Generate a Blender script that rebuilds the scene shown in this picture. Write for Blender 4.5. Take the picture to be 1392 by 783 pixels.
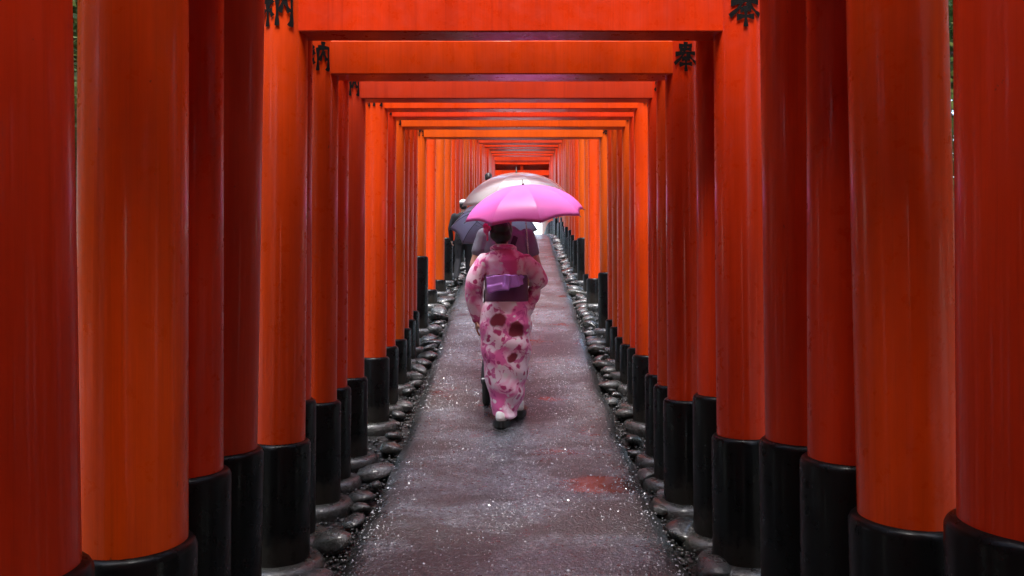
import bpy, bmesh, math, random
import numpy as np
from mathutils import Vector, Matrix, noise, Quaternion
R = math.radians
random.seed(7)
scene = bpy.context.scene
for o in list(bpy.data.objects): bpy.data.objects.remove(o)

# ------------------------------------------------------------------ camera, sky, sun, exposure
CAMZ = 1.42
F = 1005.0                      # focal length in photo pixels (photo is 1392 x 783)
cam_d = bpy.data.cameras.new('camera'); cam = bpy.data.objects.new('camera', cam_d)
scene.collection.objects.link(cam); scene.camera = cam
cam.location = (0, 0, CAMZ); cam.rotation_euler = (R(90), 0, 0)
cam_d.sensor_width = 36; cam_d.lens = 36 * F / 1392; cam_d.clip_start = 0.05; cam_d.clip_end = 3000
SUN_EL, SUN_AZ = 74, 186        # overcast: soft, high
world = bpy.data.worlds.new('World'); scene.world = world; world.use_nodes = True
wn = world.node_tree.nodes; wl = world.node_tree.links
sky = wn.new('ShaderNodeTexSky'); sky.sky_type = 'NISHITA'; sky.sun_disc = False
sky.sun_elevation = R(SUN_EL); sky.sun_rotation = R(SUN_AZ); sky.dust_density = 2.0; sky.air_density = 1.0; sky.ozone_density = 0.6
wn['Background'].inputs[1].default_value = 0.15
wl.new(sky.outputs[0], wn['Background'].inputs[0])
sun_d = bpy.data.lights.new('sun', 'SUN'); sun_d.energy = 1.5; sun_d.angle = R(20); sun_d.color = (1, .98, .95)
sun = bpy.data.objects.new('sun', sun_d); scene.collection.objects.link(sun)
sd = Vector((math.sin(R(SUN_AZ)) * math.cos(R(SUN_EL)), math.cos(R(SUN_AZ)) * math.cos(R(SUN_EL)), math.sin(R(SUN_EL))))
sun.rotation_euler = (-sd).to_track_quat('-Z', 'Y').to_euler()
vs = scene.view_settings
vs.view_transform = 'Standard'; vs.look = 'None'; vs.exposure = 2.75; vs.gamma = 1.0; vs.use_curve_mapping = False

# ------------------------------------------------------------------ helpers
C = scene.collection
def tag(o, label=None, cat=None, group=None, kind=None):
    if label: o['label'] = label
    if cat: o['category'] = cat
    if group: o['group'] = group
    if kind: o['kind'] = kind
    return o
def empty(name, loc=(0, 0, 0), rz=0.0):
    o = bpy.data.objects.new(name, None); C.objects.link(o); o.location = loc; o.rotation_euler = (0, 0, rz)
    o.empty_display_size = 0.2
    return o
def link(name, me, mat=None, parent=None, smooth=True):
    o = bpy.data.objects.new(name, me); C.objects.link(o)
    if mat and not me.materials: me.materials.append(mat)
    if smooth and len(me.polygons): me.polygons.foreach_set('use_smooth', [True] * len(me.polygons))
    if parent: o.parent = parent
    return o
def mesh(name, v, f):
    me = bpy.data.meshes.new(name); me.from_pydata([tuple(p) for p in v], [], f); me.update(); return me
def frombm(name, bm):
    bmesh.ops.recalc_face_normals(bm, faces=bm.faces)
    me = bpy.data.meshes.new(name); bm.to_mesh(me); bm.free(); return me
def sharp(me, ang=35):
    me.polygons.foreach_set('use_smooth', [True] * len(me.polygons))
    me.set_sharp_from_angle(angle=R(ang)); return me
def rings(rs, closed_ends=True):
    """loft a list of equal-length rings"""
    n = len(rs[0]); v = [p for r in rs for p in r]; f = []
    for i in range(len(rs) - 1):
        for j in range(n):
            k = (j + 1) % n
            f.append((i * n + j, i * n + k, (i + 1) * n + k, (i + 1) * n + j))
    if closed_ends:
        f.append(tuple(range(n))[::-1]); f.append(tuple(range((len(rs) - 1) * n, len(rs) * n)))
    return v, f
def boxbm(bm, lo, hi, bevel=0.0):
    r = bmesh.ops.create_cube(bm, size=1.0)
    s = [hi[i] - lo[i] for i in range(3)]
    for q in r['verts']: q.co = Vector([lo[i] + (q.co[i] + .5) * s[i] for i in range(3)])
    if bevel > 0:
        es = list({e for q in r['verts'] for e in q.link_edges})
        bmesh.ops.bevel(bm, geom=es, offset=bevel, segments=2, affect='EDGES', profile=.7)
def ss(a, b, x):
    t = min(1, max(0, (x - a) / (b - a))); return t * t * (3 - 2 * t)

# ground profile along the path (y = distance from the lens), heights above the ground under the lens
_PY = [-6, -3, 0, 2, 4.13, 4.87, 5.86, 6.5, 7.75, 10.4, 13, 16, 20, 26, 29, 33, 45]
_PZ = [-1.6, -1.53, -1.45, -1.39, -1.27, -1.205, -1.07, -.955, -.69, -.095, .34, .8, 1.37, 1.9, 2.02, 2.0, 1.6]
def zg(y):
    s = 0
    for k in (-.6, -.3, 0, .3, .6): s += float(np.interp(y + k, _PY, _PZ))
    return s / 5 + CAMZ
def cx(y):
    return .01 + .36 * ss(9, 27, y) * 1.0 + .10 * ss(27, 36, y)

# ------------------------------------------------------------------ materials
def newmat(name):
    m = bpy.data.materials.new(name); m.use_nodes = True
    nt = m.node_tree; return m, nt.nodes, nt.links, nt.nodes['Principled BSDF']
def nd(N, t, **kw):
    n = N.new(t)
    for k, v in kw.items():
        if hasattr(n, k): setattr(n, k, v)
    return n
def noise_n(N, L, coord, scale, detail=4, rough=.55, dist=0.0):
    n = N.new('ShaderNodeTexNoise'); n.inputs['Scale'].default_value = scale; n.inputs['Detail'].default_value = detail
    n.inputs['Roughness'].default_value = rough; n.inputs['Distortion'].default_value = dist
    L.new(coord, n.inputs['Vector']); return n
def ramp(N, L, src, stops, interp='LINEAR'):
    r = N.new('ShaderNodeValToRGB'); r.color_ramp.interpolation = interp; L.new(src, r.inputs[0])
    e = r.color_ramp.elements
    while len(e) < len(stops): e.new(.5)
    for i, (p, c) in enumerate(stops):
        e[i].position = p; e[i].color = (c, c, c, 1) if isinstance(c, (int, float)) else (*c, 1)
    return r
def mapping(N, L, coord, scale):
    m = N.new('ShaderNodeMapping'); m.inputs['Scale'].default_value = scale; L.new(coord, m.inputs[0]); return m.outputs[0]
def mixc(N, L, fac, a, b, mode='MIX'):
    m = N.new('ShaderNodeMix'); m.data_type = 'RGBA'; m.blend_type = mode
    for s, val in ((m.inputs[0], fac), (m.inputs[6], a), (m.inputs[7], b)):
        if isinstance(val, bpy.types.NodeSocket): L.new(val, s)
        elif isinstance(val, (int, float)): s.default_value = val
        else: s.default_value = (*val, 1)
    return m.outputs[2]
def bump(N, L, src, strength, dist, normal=None):
    b = N.new('ShaderNodeBump'); b.inputs['Strength'].default_value = strength; b.inputs['Distance'].default_value = dist
    L.new(src, b.inputs['Height'])
    if normal: L.new(normal, b.inputs['Normal'])
    return b.outputs[0]
def geo_pos(N): return N.new('ShaderNodeNewGeometry').outputs['Position']
def obj_co(N): return N.new('ShaderNodeTexCoord').outputs['Object']

def paint(name, col, rough=.3, fade=.0):
    """vermilion lacquer on timber: hue drift, faint vertical streaks, worn matt patches"""
    m, N, L, B = newmat(name); p = geo_pos(N)
    n1 = noise_n(N, L, mapping(N, L, p, (3, 3, .7)), 1.6, 5, .6)
    n2 = noise_n(N, L, mapping(N, L, p, (40, 40, .9)), 1.0, 4, .6)
    n3 = noise_n(N, L, p, 14, 6, .65)
    a = tuple(c * .80 for c in col); b = (min(1, col[0] * 1.10), col[1] * 1.22, col[2] * 1.15)
    c1 = mixc(N, L, ramp(N, L, n1.outputs[0], [(.3, 0), (.7, 1)]).outputs[0], a, b)
    c2 = mixc(N, L, ramp(N, L, n2.outputs[0], [(.42, 0), (.75, .28)]).outputs[0], c1, tuple(c * .62 for c in col))
    if fade:
        dull = (col[0] * .7 + .03, col[1] * .8 + .03, col[2] + .02)
        c2 = mixc(N, L, ramp(N, L, n1.outputs[0], [(.25, fade), (.8, fade * .35)]).outputs[0], c2, dull)
    c3 = mixc(N, L, ramp(N, L, n3.outputs[0], [(.70, 0), (.80, .16)]).outputs[0], c2, (.16, .035, .02))
    g1 = noise_n(N, L, mapping(N, L, p, (130, 130, 1.6)), 1.0, 5, .7)
    c3 = mixc(N, L, ramp(N, L, g1.outputs[0], [(.50, 0), (.72, .30)]).outputs[0], c3, tuple(c * .55 for c in col))
    drip = noise_n(N, L, mapping(N, L, p, (26, 26, .45)), 1.0, 3, .5)
    c3 = mixc(N, L, ramp(N, L, drip.outputs[0], [(.62, 0), (.70, .30)]).outputs[0], c3, (col[0] * .55, col[1] * .5, col[2]))
    chip = noise_n(N, L, mapping(N, L, p, (1, 1, .5)), 38, 3, .6)
    c3 = mixc(N, L, ramp(N, L, chip.outputs[0], [(.735, 0), (.75, .55)]).outputs[0], c3, (.10, .03, .02))
    L.new(c3, B.inputs['Base Color'])
    r = ramp(N, L, n3.outputs[0], [(.35, rough - .05), (.75, rough + .16)])
    L.new(r.outputs[0], B.inputs['Roughness'])
    B.inputs['Coat Weight'].default_value = .16; B.inputs['Coat Roughness'].default_value = .09
    B.inputs['Specular IOR Level'].default_value = .20
    nb = bump(N, L, g1.outputs[0], .10, .003); nb = bump(N, L, n2.outputs[0], .12, .004, nb); nb = bump(N, L, n1.outputs[0], .15, .02, nb)
    L.new(bump(N, L, n3.outputs[0], .06, .002, nb), B.inputs['Normal'])
    return m
VERM = [paint('vermilion_bright', (.60, .042, .0025), .30),
        paint('vermilion_deep', (.56, .027, .0025), .30),
        paint('vermilion_orange', (.55, .060, .003), .32),
        paint('vermilion_faded', (.64, .032, .003), .33, .04),
        paint('vermilion_dull', (.50, .030, .005), .38, .14),
        paint('vermilion_fresh_orange', (.55, .066, .003), .34),
        paint('vermilion_warm', (.72, .062, .003), .31)]

def simple(name, col, rough=.5, var=.25, scale=20, bumpd=.002, spec=.5, metal=0.0, coat=0.0):
    m, N, L, B = newmat(name); p = obj_co(N)
    n = noise_n(N, L, p, scale, 5, .6)
    c = mixc(N, L, n.outputs[0], tuple(x * (1 - var) for x in col), tuple(min(1, x * (1 + var)) for x in col))
    L.new(c, B.inputs['Base Color'])
    L.new(ramp(N, L, n.outputs[0], [(.3, max(.02, rough - .08)), (.7, min(1, rough + .1))]).outputs[0], B.inputs['Roughness'])
    B.inputs['Metallic'].default_value = metal; B.inputs['Specular IOR Level'].default_value = spec
    B.inputs['Coat Weight'].default_value = coat; B.inputs['Coat Roughness'].default_value = .12
    if bumpd: L.new(bump(N, L, n.outputs[0], .4, bumpd), B.inputs['Normal'])
    return m
M_BLACK = simple('black_lacquer', (.004, .0038, .004), .30, .3, 16, .0015, .12, 0, .03)
def add_mud(m):
    N, L = m.node_tree.nodes, m.node_tree.links; B = N['Principled BSDF']; tc = obj_co(N); sx = N.new('ShaderNodeSeparateXYZ'); L.new(tc, sx.inputs[0])
    n = noise_n(N, L, tc, 22, 6, .7); k = N.new('ShaderNodeMath'); k.operation = 'MULTIPLY_ADD'; L.new(n.outputs[0], k.inputs[0]); k.inputs[1].default_value = -.30; L.new(sx.outputs[2], k.inputs[2])
    f = ramp(N, L, k.outputs[0], [(.0, .8), (.06, 0)]); old = B.inputs['Base Color'].links[0].from_socket
    L.new(mixc(N, L, f.outputs[0], old, (.022, .019, .016)), B.inputs['Base Color'])
add_mud(M_BLACK)
M_INK = simple('ink_black', (.004, .003, .003), .8, .2, 30, 0, .08)
M_GREY_STONE = None
def wet_stone(name, col):
    m, N, L, B = newmat(name); p = geo_pos(N)
    n = noise_n(N, L, p, 9, 8, .65); n2 = noise_n(N, L, p, 60, 6, .7); n3 = noise_n(N, L, p, 3.2, 3, .5)
    c = mixc(N, L, n.outputs[0], tuple(x * .45 for x in col), tuple(x * 1.5 for x in col))
    c = mixc(N, L, ramp(N, L, n2.outputs[0], [(.55, 0), (.8, .6)]).outputs[0], c, tuple(x * 2.0 for x in col))
    c = mixc(N, L, ramp(N, L, n3.outputs[0], [(.55, 0), (.75, .5)]).outputs[0], c, (.035, .04, .018))
    L.new(c, B.inputs['Base Color'])
    L.new(ramp(N, L, n.outputs[0], [(.35, .16), (.7, .45)]).outputs[0], B.inputs['Roughness'])
    nb = bump(N, L, n.outputs[0], .8, .03); L.new(bump(N, L, n2.outputs[0], .6, .006, nb), B.inputs['Normal'])
    B.inputs['Coat Weight'].default_value = .4; B.inputs['Coat Roughness'].default_value = .10
    return m
M_STONES = [wet_stone('wet_stone_dark', (.022, .022, .021)), wet_stone('wet_stone_grey', (.042, .042, .040)), wet_stone('wet_stone_pale', (.065, .065, .063))]
M_BASE_STONE = wet_stone('wet_granite', (.045, .045, .043))

def asphalt():
    """rain-soaked asphalt: bands of bare grey aggregate, brown silted bands, smooth water films"""
    m, N, L, B = newmat('wet_asphalt'); p = geo_pos(N)
    def math_(op, a, b, clamp=False):
        k = N.new('ShaderNodeMath'); k.operation = op; k.use_clamp = clamp
        for i, q in enumerate((a, b)):
            if isinstance(q, (int, float)): k.inputs[i].default_value = q
            else: L.new(q, k.inputs[i])
        return k.outputs[0]
    big = noise_n(N, L, mapping(N, L, p, (.8, 1.5, 1)), 1.5, 7, .62, .6)
    mid = noise_n(N, L, mapping(N, L, p, (1, 1.6, 1)), 5.5, 6, .68)
    film_n = noise_n(N, L, mapping(N, L, p, (.9, 1.4, 1)), 2.3, 4, .5, .3)
    fine = noise_n(N, L, p, 240, 3, .6)
    vo = N.new('ShaderNodeTexVoronoi'); vo.inputs['Scale'].default_value = 105; L.new(p, vo.inputs['Vector'])
    vo2 = N.new('ShaderNodeTexVoronoi'); vo2.inputs['Scale'].default_value = 52; L.new(p, vo2.inputs['Vector'])
    cell = N.new('ShaderNodeSeparateColor'); L.new(vo.outputs['Color'], cell.inputs[0])
    cell2 = N.new('ShaderNodeSeparateColor'); L.new(vo2.outputs['Color'], cell2.inputs[0])
    grey = ramp(N, L, big.outputs[0], [(.44, 0), (.56, 1)]).outputs[0]            # bare aggregate bands
    c_br = mixc(N, L, cell.outputs[0], (.011, .011, .012), (.040, .039, .041))
    c_gr = mixc(N, L, cell.outputs[0], (.024, .029, .036), (.170, .195, .228))
    c = mixc(N, L, grey, c_br, c_gr)
    c = mixc(N, L, ramp(N, L, mid.outputs[0], [(.48, 0), (.66, .7)]).outputs[0], c, (.016, .013, .012))
    pale = ramp(N, L, cell2.outputs[1], [(.86, 0), (.92, 1)]).outputs[0]  # pale cells paint glints into the colour
    c = mixc(N, L, math_('MULTIPLY', pale, math_('MULTIPLY', grey, .8)), c, (.24, .245, .26))
    ea = N.new('ShaderNodeAttribute'); ea.attribute_name = 'edge'     # colour darkens raggedly towards both edges
    en = math_('ADD', ea.outputs['Fac'], math_('MULTIPLY', math_('SUBTRACT', mid.outputs[0], .5), .5))
    ef = ramp(N, L, en, [(.74, 0), (.95, .92)]).outputs[0]
    c = mixc(N, L, ef, c, (.010, .009, .007))
    L.new(c, B.inputs['Base Color'])
    # shallow standing water: where the film noise is high, and one dip on the open side of the path
    d = N.new('ShaderNodeVectorMath'); d.operation = 'SUBTRACT'; L.new(p, d.inputs[0]); d.inputs[1].default_value = (.56, 4.60, zg(4.60))
    d2 = N.new('ShaderNodeVectorMath'); d2.operation = 'MULTIPLY'; L.new(d.outputs[0], d2.inputs[0]); d2.inputs[1].default_value = (3.6, 5.5, 0)
    ln = N.new('ShaderNodeVectorMath'); ln.operation = 'LENGTH'; L.new(d2.outputs[0], ln.inputs[0])
    dip = ramp(N, L, math_('ADD', ln.outputs['Value'], math_('MULTIPLY', math_('SUBTRACT', mid.outputs[0], .5), 1.2)), [(.65, 1), (1.0, 0)]).outputs[0]
    film = math_('MAXIMUM', dip, ramp(N, L, film_n.outputs[0], [(.60, 0), (.72, .8)]).outputs[0])
    rough = math_('SUBTRACT', ramp(N, L, grey, [(0, .46), (1, .34)]).outputs[0], math_('MULTIPLY', film, .34), True)
    rough = math_('SUBTRACT', rough, ramp(N, L, cell2.outputs[2], [(.78, 0), (.9, .14)]).outputs[0], True)
    rough = math_('MAXIMUM', rough, .06)
    L.new(rough, B.inputs['Roughness'])
    b1 = N.new('ShaderNodeBump'); b1.inputs['Distance'].default_value = .009
    L.new(math_('SUBTRACT', 1.0, math_('MULTIPLY', film, .92)), b1.inputs['Strength'])
    h = mixc(N, L, .6, vo.outputs['Distance'], vo2.outputs['Distance']); L.new(h, b1.inputs['Height'])
    b2 = N.new('ShaderNodeBump'); b2.inputs['Distance'].default_value = .002; b2.inputs['Strength'].default_value = .2
    L.new(fine.outputs[0], b2.inputs['Height']); L.new(b1.outputs[0], b2.inputs['Normal'])
    L.new(b2.outputs[0], B.inputs['Normal']); B.inputs['Specular IOR Level'].default_value = .8
    B.inputs['Coat Weight'].default_value = .8; B.inputs['Coat Roughness'].default_value = .20; L.new(b2.outputs[0], B.inputs['Coat Normal'])
    return m
M_PATH = asphalt()
def soil(name, a, b, rough=.8):
    m, N, L, B = newmat(name); p = geo_pos(N)
    n = noise_n(N, L, p, 2.5, 8, .65); v = N.new('ShaderNodeTexVoronoi'); v.inputs['Scale'].default_value = 28; L.new(p, v.inputs['Vector'])
    c = mixc(N, L, n.outputs[0], a, b); L.new(c, B.inputs['Base Color'])
    L.new(ramp(N, L, n.outputs[0], [(.4, rough * .35), (.65, rough)]).outputs[0], B.inputs['Roughness'])
    nb = bump(N, L, v.outputs['Distance'], .8, .02); L.new(bump(N, L, n.outputs[0], .5, .05, nb), B.inputs['Normal'])
    return m
M_SOIL = soil('forest_soil', (.03, .022, .014), (.075, .06, .035), .9)
M_GUTTER = soil('wet_gutter_grit', (.006, .0055, .005), (.020, .019, .017), .6)

# ------------------------------------------------------------------ setting: ground, path, gutters
def build_ground():
    ys = list(np.linspace(-12, 48, 100)) + [60, 90, 140, 220, 400, 900]
    xs = [-900, -300, -120, -60, -30, -18, -12, -9, -7, -5.5, -4.2, -3.2, -2.4, -1.6, -.9, 0, .9, 1.6, 2.4, 3.2, 4.2, 5.5, 7, 9, 12, 18, 30, 60, 120, 300, 900]
    v, f = [], []
    for y in ys:
        for x in xs:
            h = zg(min(y, 45)) - .17
            d = max(0, abs(x) - 1.6)
            if d > 0: h += .10 * noise.noise(Vector((x * .35, y * .35, 3))) * min(1, d) - .12 * ss(0, 6, d)
            v.append((x, y, h))
    n = len(xs)
    for i in range(len(ys) - 1):
        for j in range(n - 1): f.append((i * n + j, i * n + j + 1, (i + 1) * n + j + 1, (i + 1) * n + j))
    tag(link('ground', mesh('ground', v, f), M_SOIL), 'dark damp forest soil on both sides of the torii path', kind='structure')
build_ground()
PW = .81
def build_path():
    ys = np.linspace(-4, 46, 500); us = np.linspace(-1, 1, 23)
    v, f, eds = [], [], []
    for y in ys:
        z = zg(y); c = cx(y)
        eL = PW + .03 * noise.noise(Vector((y * 1.7, 1, 0))) + .015 * noise.noise(Vector((y * 7, 2, 0)))
        eR = PW + .03 * noise.noise(Vector((y * 1.7, 9, 0))) + .015 * noise.noise(Vector((y * 7, 12, 0)))
        row = []
        for u in us:
            x = c + (u * eL if u < 0 else u * eR)
            e = 1 - abs(u)
            dz = .006 * noise.noise(Vector((x * 2.2, y * 2.2, 0))) - .03 * max(0, 1 - e / .06) ** 2
            row.append((x, y, z + dz)); eds.append(abs(u))
        eds.insert(len(eds) - len(us), 1.1); eds.append(1.1)
        lo = [(row[0][0] - .015, y, z - .2)]; hi = [(row[-1][0] + .015, y, z - .2)]
        v += lo + row + hi
    n = len(us) + 2
    for i in range(len(ys) - 1):
        for j in range(n - 1): f.append((i * n + j, i * n + j + 1, (i + 1) * n + j + 1, (i + 1) * n + j))
    me = mesh('path', v, f); at_ = me.attributes.new('edge', 'FLOAT', 'POINT'); at_.data.foreach_set('value', eds)
    tag(link('path', me, M_PATH), 'wet dark asphalt footpath climbing through the torii tunnel', kind='structure')
build_path()
def stone_mesh(seed, squash=.62):
    bm = bmesh.new(); bmesh.ops.create_icosphere(bm, subdivisions=3, radius=1)
    rnd = random.Random(seed); o = Vector((rnd.uniform(0, 50), rnd.uniform(0, 50), 0))
    # cut a few flat-ish faces off the ball, then roughen
    planes = [(Vector((rnd.gauss(0, 1), rnd.gauss(0, 1), rnd.gauss(0, .7))).normalized(), rnd.uniform(.66, .92)) for _ in range(6)]
    for q in bm.verts:
        p = q.co.copy()
        for nrm, d in planes:
            k = p.dot(nrm)
            if k > d: p -= nrm * (k - d) * .75
        p *= 1 + .10 * noise.noise(p * 1.6 + o) + .04 * noise.noise(p * 4 + o)
        q.co = Vector((p.x, p.y, p.z * squash))
    me = frombm('stone', bm); me.polygons.foreach_set('use_smooth', [True] * len(me.polygons)); return me
STONES = []
for k in range(12):
    me = stone_mesh(k, random.uniform(.5, .8)); me.materials.append(M_STONES[k % 3]); STONES.append(me)
_bm = bmesh.new(); bmesh.ops.create_icosphere(_bm, subdivisions=1, radius=1)
ICO_V = [q.co.copy() for q in _bm.verts]; ICO_F = [tuple(q.index for q in fc.verts) for fc in _bm.faces]; _bm.free()
def build_gutters():
    for side in (-1, 1):
        ys = np.linspace(-4, 46, 260); v, f = [], []
        for y in ys:
            z = zg(y) - .105; c = cx(y)
            for u in np.linspace(.70, 1.62, 8):
                v.append((c + side * u, y, z + .02 * noise.noise(Vector((u * 6, y * 5, side))) + .03 * ss(1.0, 1.5, u)))
        n = 8
        for i in range(len(ys) - 1):
            for j in range(n - 1):
                q = (i * n + j, i * n + j + 1, (i + 1) * n + j + 1, (i + 1) * n + j)
                f.append(q if side > 0 else q[::-1])
        g = tag(link('gutter', mesh('gutter', v, f), M_GUTTER), 'wet stony gutter between the footpath and the black pillar feet', kind='structure')
        rnd = random.Random(31 + side)
        y = 1.9
        while y < 30:
            big = rnd.random() < .55
            s = rnd.uniform(.065, .115) if big else rnd.uniform(.03, .055)
            u = rnd.uniform(.90, .97) if big else rnd.uniform(.83, 1.0)
            s *= 1 + .15 * ss(7, 12, y)
            o = link('stone', rnd.choice(STONES), None, g, False)
            o.location = (cx(y) + side * u, y, zg(y) - .075 + s * .18)
            o.scale = (s * rnd.uniform(.8, 1.15), s * rnd.uniform(.9, 1.5), s * rnd.uniform(.8, 1.1))
            o.rotation_euler = (rnd.uniform(-.3, .3), rnd.uniform(-.3, .3), rnd.uniform(0, 6.3))
            y += s * rnd.uniform(1.7, 3.0) * (1 + .7 * ss(7.5, 5, y) + .3 * ss(8, 20, y))
        # grit nobody could count
        v, f = [], []
        for k in range(2600):
            yy = 1.8 + 12 * rnd.random() ** 1.5; u = rnd.uniform(.80, 1.16); s = rnd.uniform(.006, .019)
            M = Matrix.Translation((cx(yy) + side * u, yy, zg(yy) - .095 + s * .3)) @ Matrix.Rotation(rnd.uniform(0, 6.3), 4, Vector((rnd.gauss(0, 1), rnd.gauss(0, 1), rnd.gauss(0, 1))).normalized()) @ Matrix.Diagonal((s, s * rnd.uniform(.6, 1), s * rnd.uniform(.5, .9), 1))
            b0 = len(v); v += [M @ q for q in ICO_V]; f += [tuple(b0 + i for i in t) for t in ICO_F]
        tag(link('grit', mesh('grit', v, f), M_STONES[0], g), kind='stuff')
build_gutters()
M_GLINT_GRIT = simple('pale_glint_grit', (.44, .45, .47), .08, .6, 300, 0, 1.0, 0, .6)  # pale colour stands in for bright glints on the wet path
def build_path_glints():
    """loose pale grains added on the asphalt, their colour standing in for wet glints"""
    rnd = random.Random(5); v, f = [], []
    for k in range(15000):
        y = 2.5 + 6.5 * rnd.random() ** 1.2; u = rnd.uniform(-.8, .8)
        if noise.noise(Vector((u * 1.6, y * 1.3, 7))) < rnd.uniform(-.25, .45): continue
        s = rnd.uniform(.0022, .0062) * (1.7 if rnd.random() < .12 else 1); z = zg(y) + .006 * noise.noise(Vector(((u + cx(y)) * 2.2, y * 2.2, 0)))
        a = rnd.uniform(0, 6.3); b = len(v); x = u + cx(y)
        for q in range(5):
            t = a + q * 2 * math.pi / 5; rr = s * rnd.uniform(.7, 1.2)
            v.append((x + rr * math.cos(t), y + rr * math.sin(t), z - .001))
        v.append((x + rnd.uniform(-.3, .3) * s, y + rnd.uniform(-.3, .3) * s, z + s * rnd.uniform(.5, .9)))
        f += [(b + q, b + (q + 1) % 5, b + 5) for q in range(5)]
    tag(link('glint_grit', mesh('glint_grit', v, f), M_GLINT_GRIT, None, False), 'tiny pale grains of grit added over the asphalt footpath as its wet glints', kind='stuff')
build_path_glints()
# ------------------------------------------------------------------ torii gates
def px_to_x(px, y): return (px - 696) / F * y
def centre_from_inner(px, y, r, side):
    """x of a column centre whose path-side silhouette falls on photo column px"""
    a = math.atan((px - 696) / F); lo, hi = -6.0, 6.0
    for _ in range(50):
        m = (lo + hi) / 2; d = math.hypot(m, y)
        e = math.atan(m / y) - side * math.asin(min(.99, r / d))
        if e < a: lo = m
        else: hi = m
    return (lo + hi) / 2
HOU = [[(.22, .865), (.78, .885)], [(.26, .735), (.75, .755)], [(.07, .60), (.94, .625)],
       [(.50, 1.0), (.48, .78), (.41, .58), (.26, .41), (.03, .27)], [(.56, .60), (.68, .47), (.83, .36), (.99, .29)],
       [(.34, .40), (.67, .41)], [(.24, .22), (.77, .235)], [(.505, .50), (.50, -.03)]]
NOU = [[(.22, 1.0), (.09, .84), (.27, .80)], [(.34, .88), (.08, .60), (.37, .63)], [(.31, .73), (.39, .57)], [(.225, .61), (.22, -.01)],
       [(.13, .44), (.03, .20)], [(.30, .44), (.39, .24)],
       [(.53, .80), (.525, .0)], [(.53, .795), (.95, .81), (.95, .04), (.86, .10)], [(.735, 1.02), (.73, .68), (.60, .34)], [(.735, .66), (.89, .36)]]
def glyph_mesh(strokes, w, h, xc, yc, r, zb, lean, z_ref):
    """brush strokes wrapped round the front of a column"""
    v, f = [], []
    for si, st in enumerate(strokes):
        pts = []
        for a, b in zip(st[:-1], st[1:]):
            n = max(3, int(math.dist(a, b) / .05))
            pts += [(a[0] + (b[0] - a[0]) * i / n, a[1] + (b[1] - a[1]) * i / n) for i in range(n)]
        pts.append(st[-1]); b0 = len(v); n = len(pts)
        for i, p in enumerate(pts):
            q = pts[min(n - 1, i + 1)]; o = pts[max(0, i - 1)]
            d = Vector((q[0] - o[0], q[1] - o[1])); d.normalize(); nn = Vector((-d.y, d.x))
            t = i / (n - 1); wd = .066 * (1.0 + .35 * math.cos(t * 6.28) - .25 * t)
            for s in (-1, 1):
                gx = (p[0] - .5 + nn.x * wd * s) * w; gz = (p[1] + nn.y * wd * s) * h + zb
                a = gx / r; rr = r + .003 + .0003 * si
                v.append((xc + rr * math.sin(a) + lean * (gz - z_ref), yc - rr * math.cos(a), gz))
        for i in range(n - 1): f.append((b0 + 2 * i, b0 + 2 * i + 1, b0 + 2 * i + 3, b0 + 2 * i + 2))
    return mesh('inscription', v, f)
def column_mesh(xc, yc, r, z0, z1, lean, z_ref, seed, seg=40):
    rs = []; nz = 9
    for i in range(nz):
        z = z0 + (z1 - z0) * i / (nz - 1); t = i / (nz - 1)
        rr = r * (1.01 - .05 * t); ring = []
        for k in range(seg):
            a = 2 * math.pi * k / seg
            q = rr * (1 + .010 * noise.noise(Vector((math.cos(a) * 1.3, math.sin(a) * 1.3, z * .8 + seed * 3.1))))
            ring.append((xc + q * math.cos(a) + lean * (z - z_ref), yc + q * math.sin(a), z))
        rs.append(ring)
    return sharp(mesh('column', *rings(rs)), 40)
def lathe(xc, yc, prof, lean=0, z_ref=0, seg=40, wob=0, seed=0):
    rs = []
    for r, z in prof:
        ring = []
        for k in range(seg):
            a = 2 * math.pi * k / seg
            q = r * (1 + wob * noise.noise(Vector((math.cos(a) * 1.5, math.sin(a) * 1.5, seed * 2.7 + z * 3))))
            ring.append((xc + q * math.cos(a) + lean * (z - z_ref), yc + q * math.sin(a), z))
        rs.append(ring)
    return rings(rs)
def beam(name, x0, x1, yc, z0, z1, th, mat, parent, bev=.006, rise=0.0, seed=0):
    """a timber with eased edges, slightly uneven, upswept towards its ends by rise"""
    n = 11; rs = []; b = bev
    for i in range(n):
        t = i / (n - 1); x = x0 + (x1 - x0) * t; u = abs(2 * t - 1); dz = rise * u ** 2.4 + .003 * noise.noise(Vector((x * 2, seed, 0)))
        h = th / 2 * (1 + .01 * noise.noise(Vector((x * 1.7, seed, 5))))
        prof = [(-h + b, z0), (h - b, z0), (h, z0 + b), (h, z1 - b), (h - b, z1), (-h + b, z1), (-h, z1 - b), (-h, z0 + b)]
        rs.append([(x, yc + p[0], p[1] + dz) for p in prof])
    me = sharp(mesh(name, *rings(rs)), 30)
    return link(name, me, mat, parent)
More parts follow.
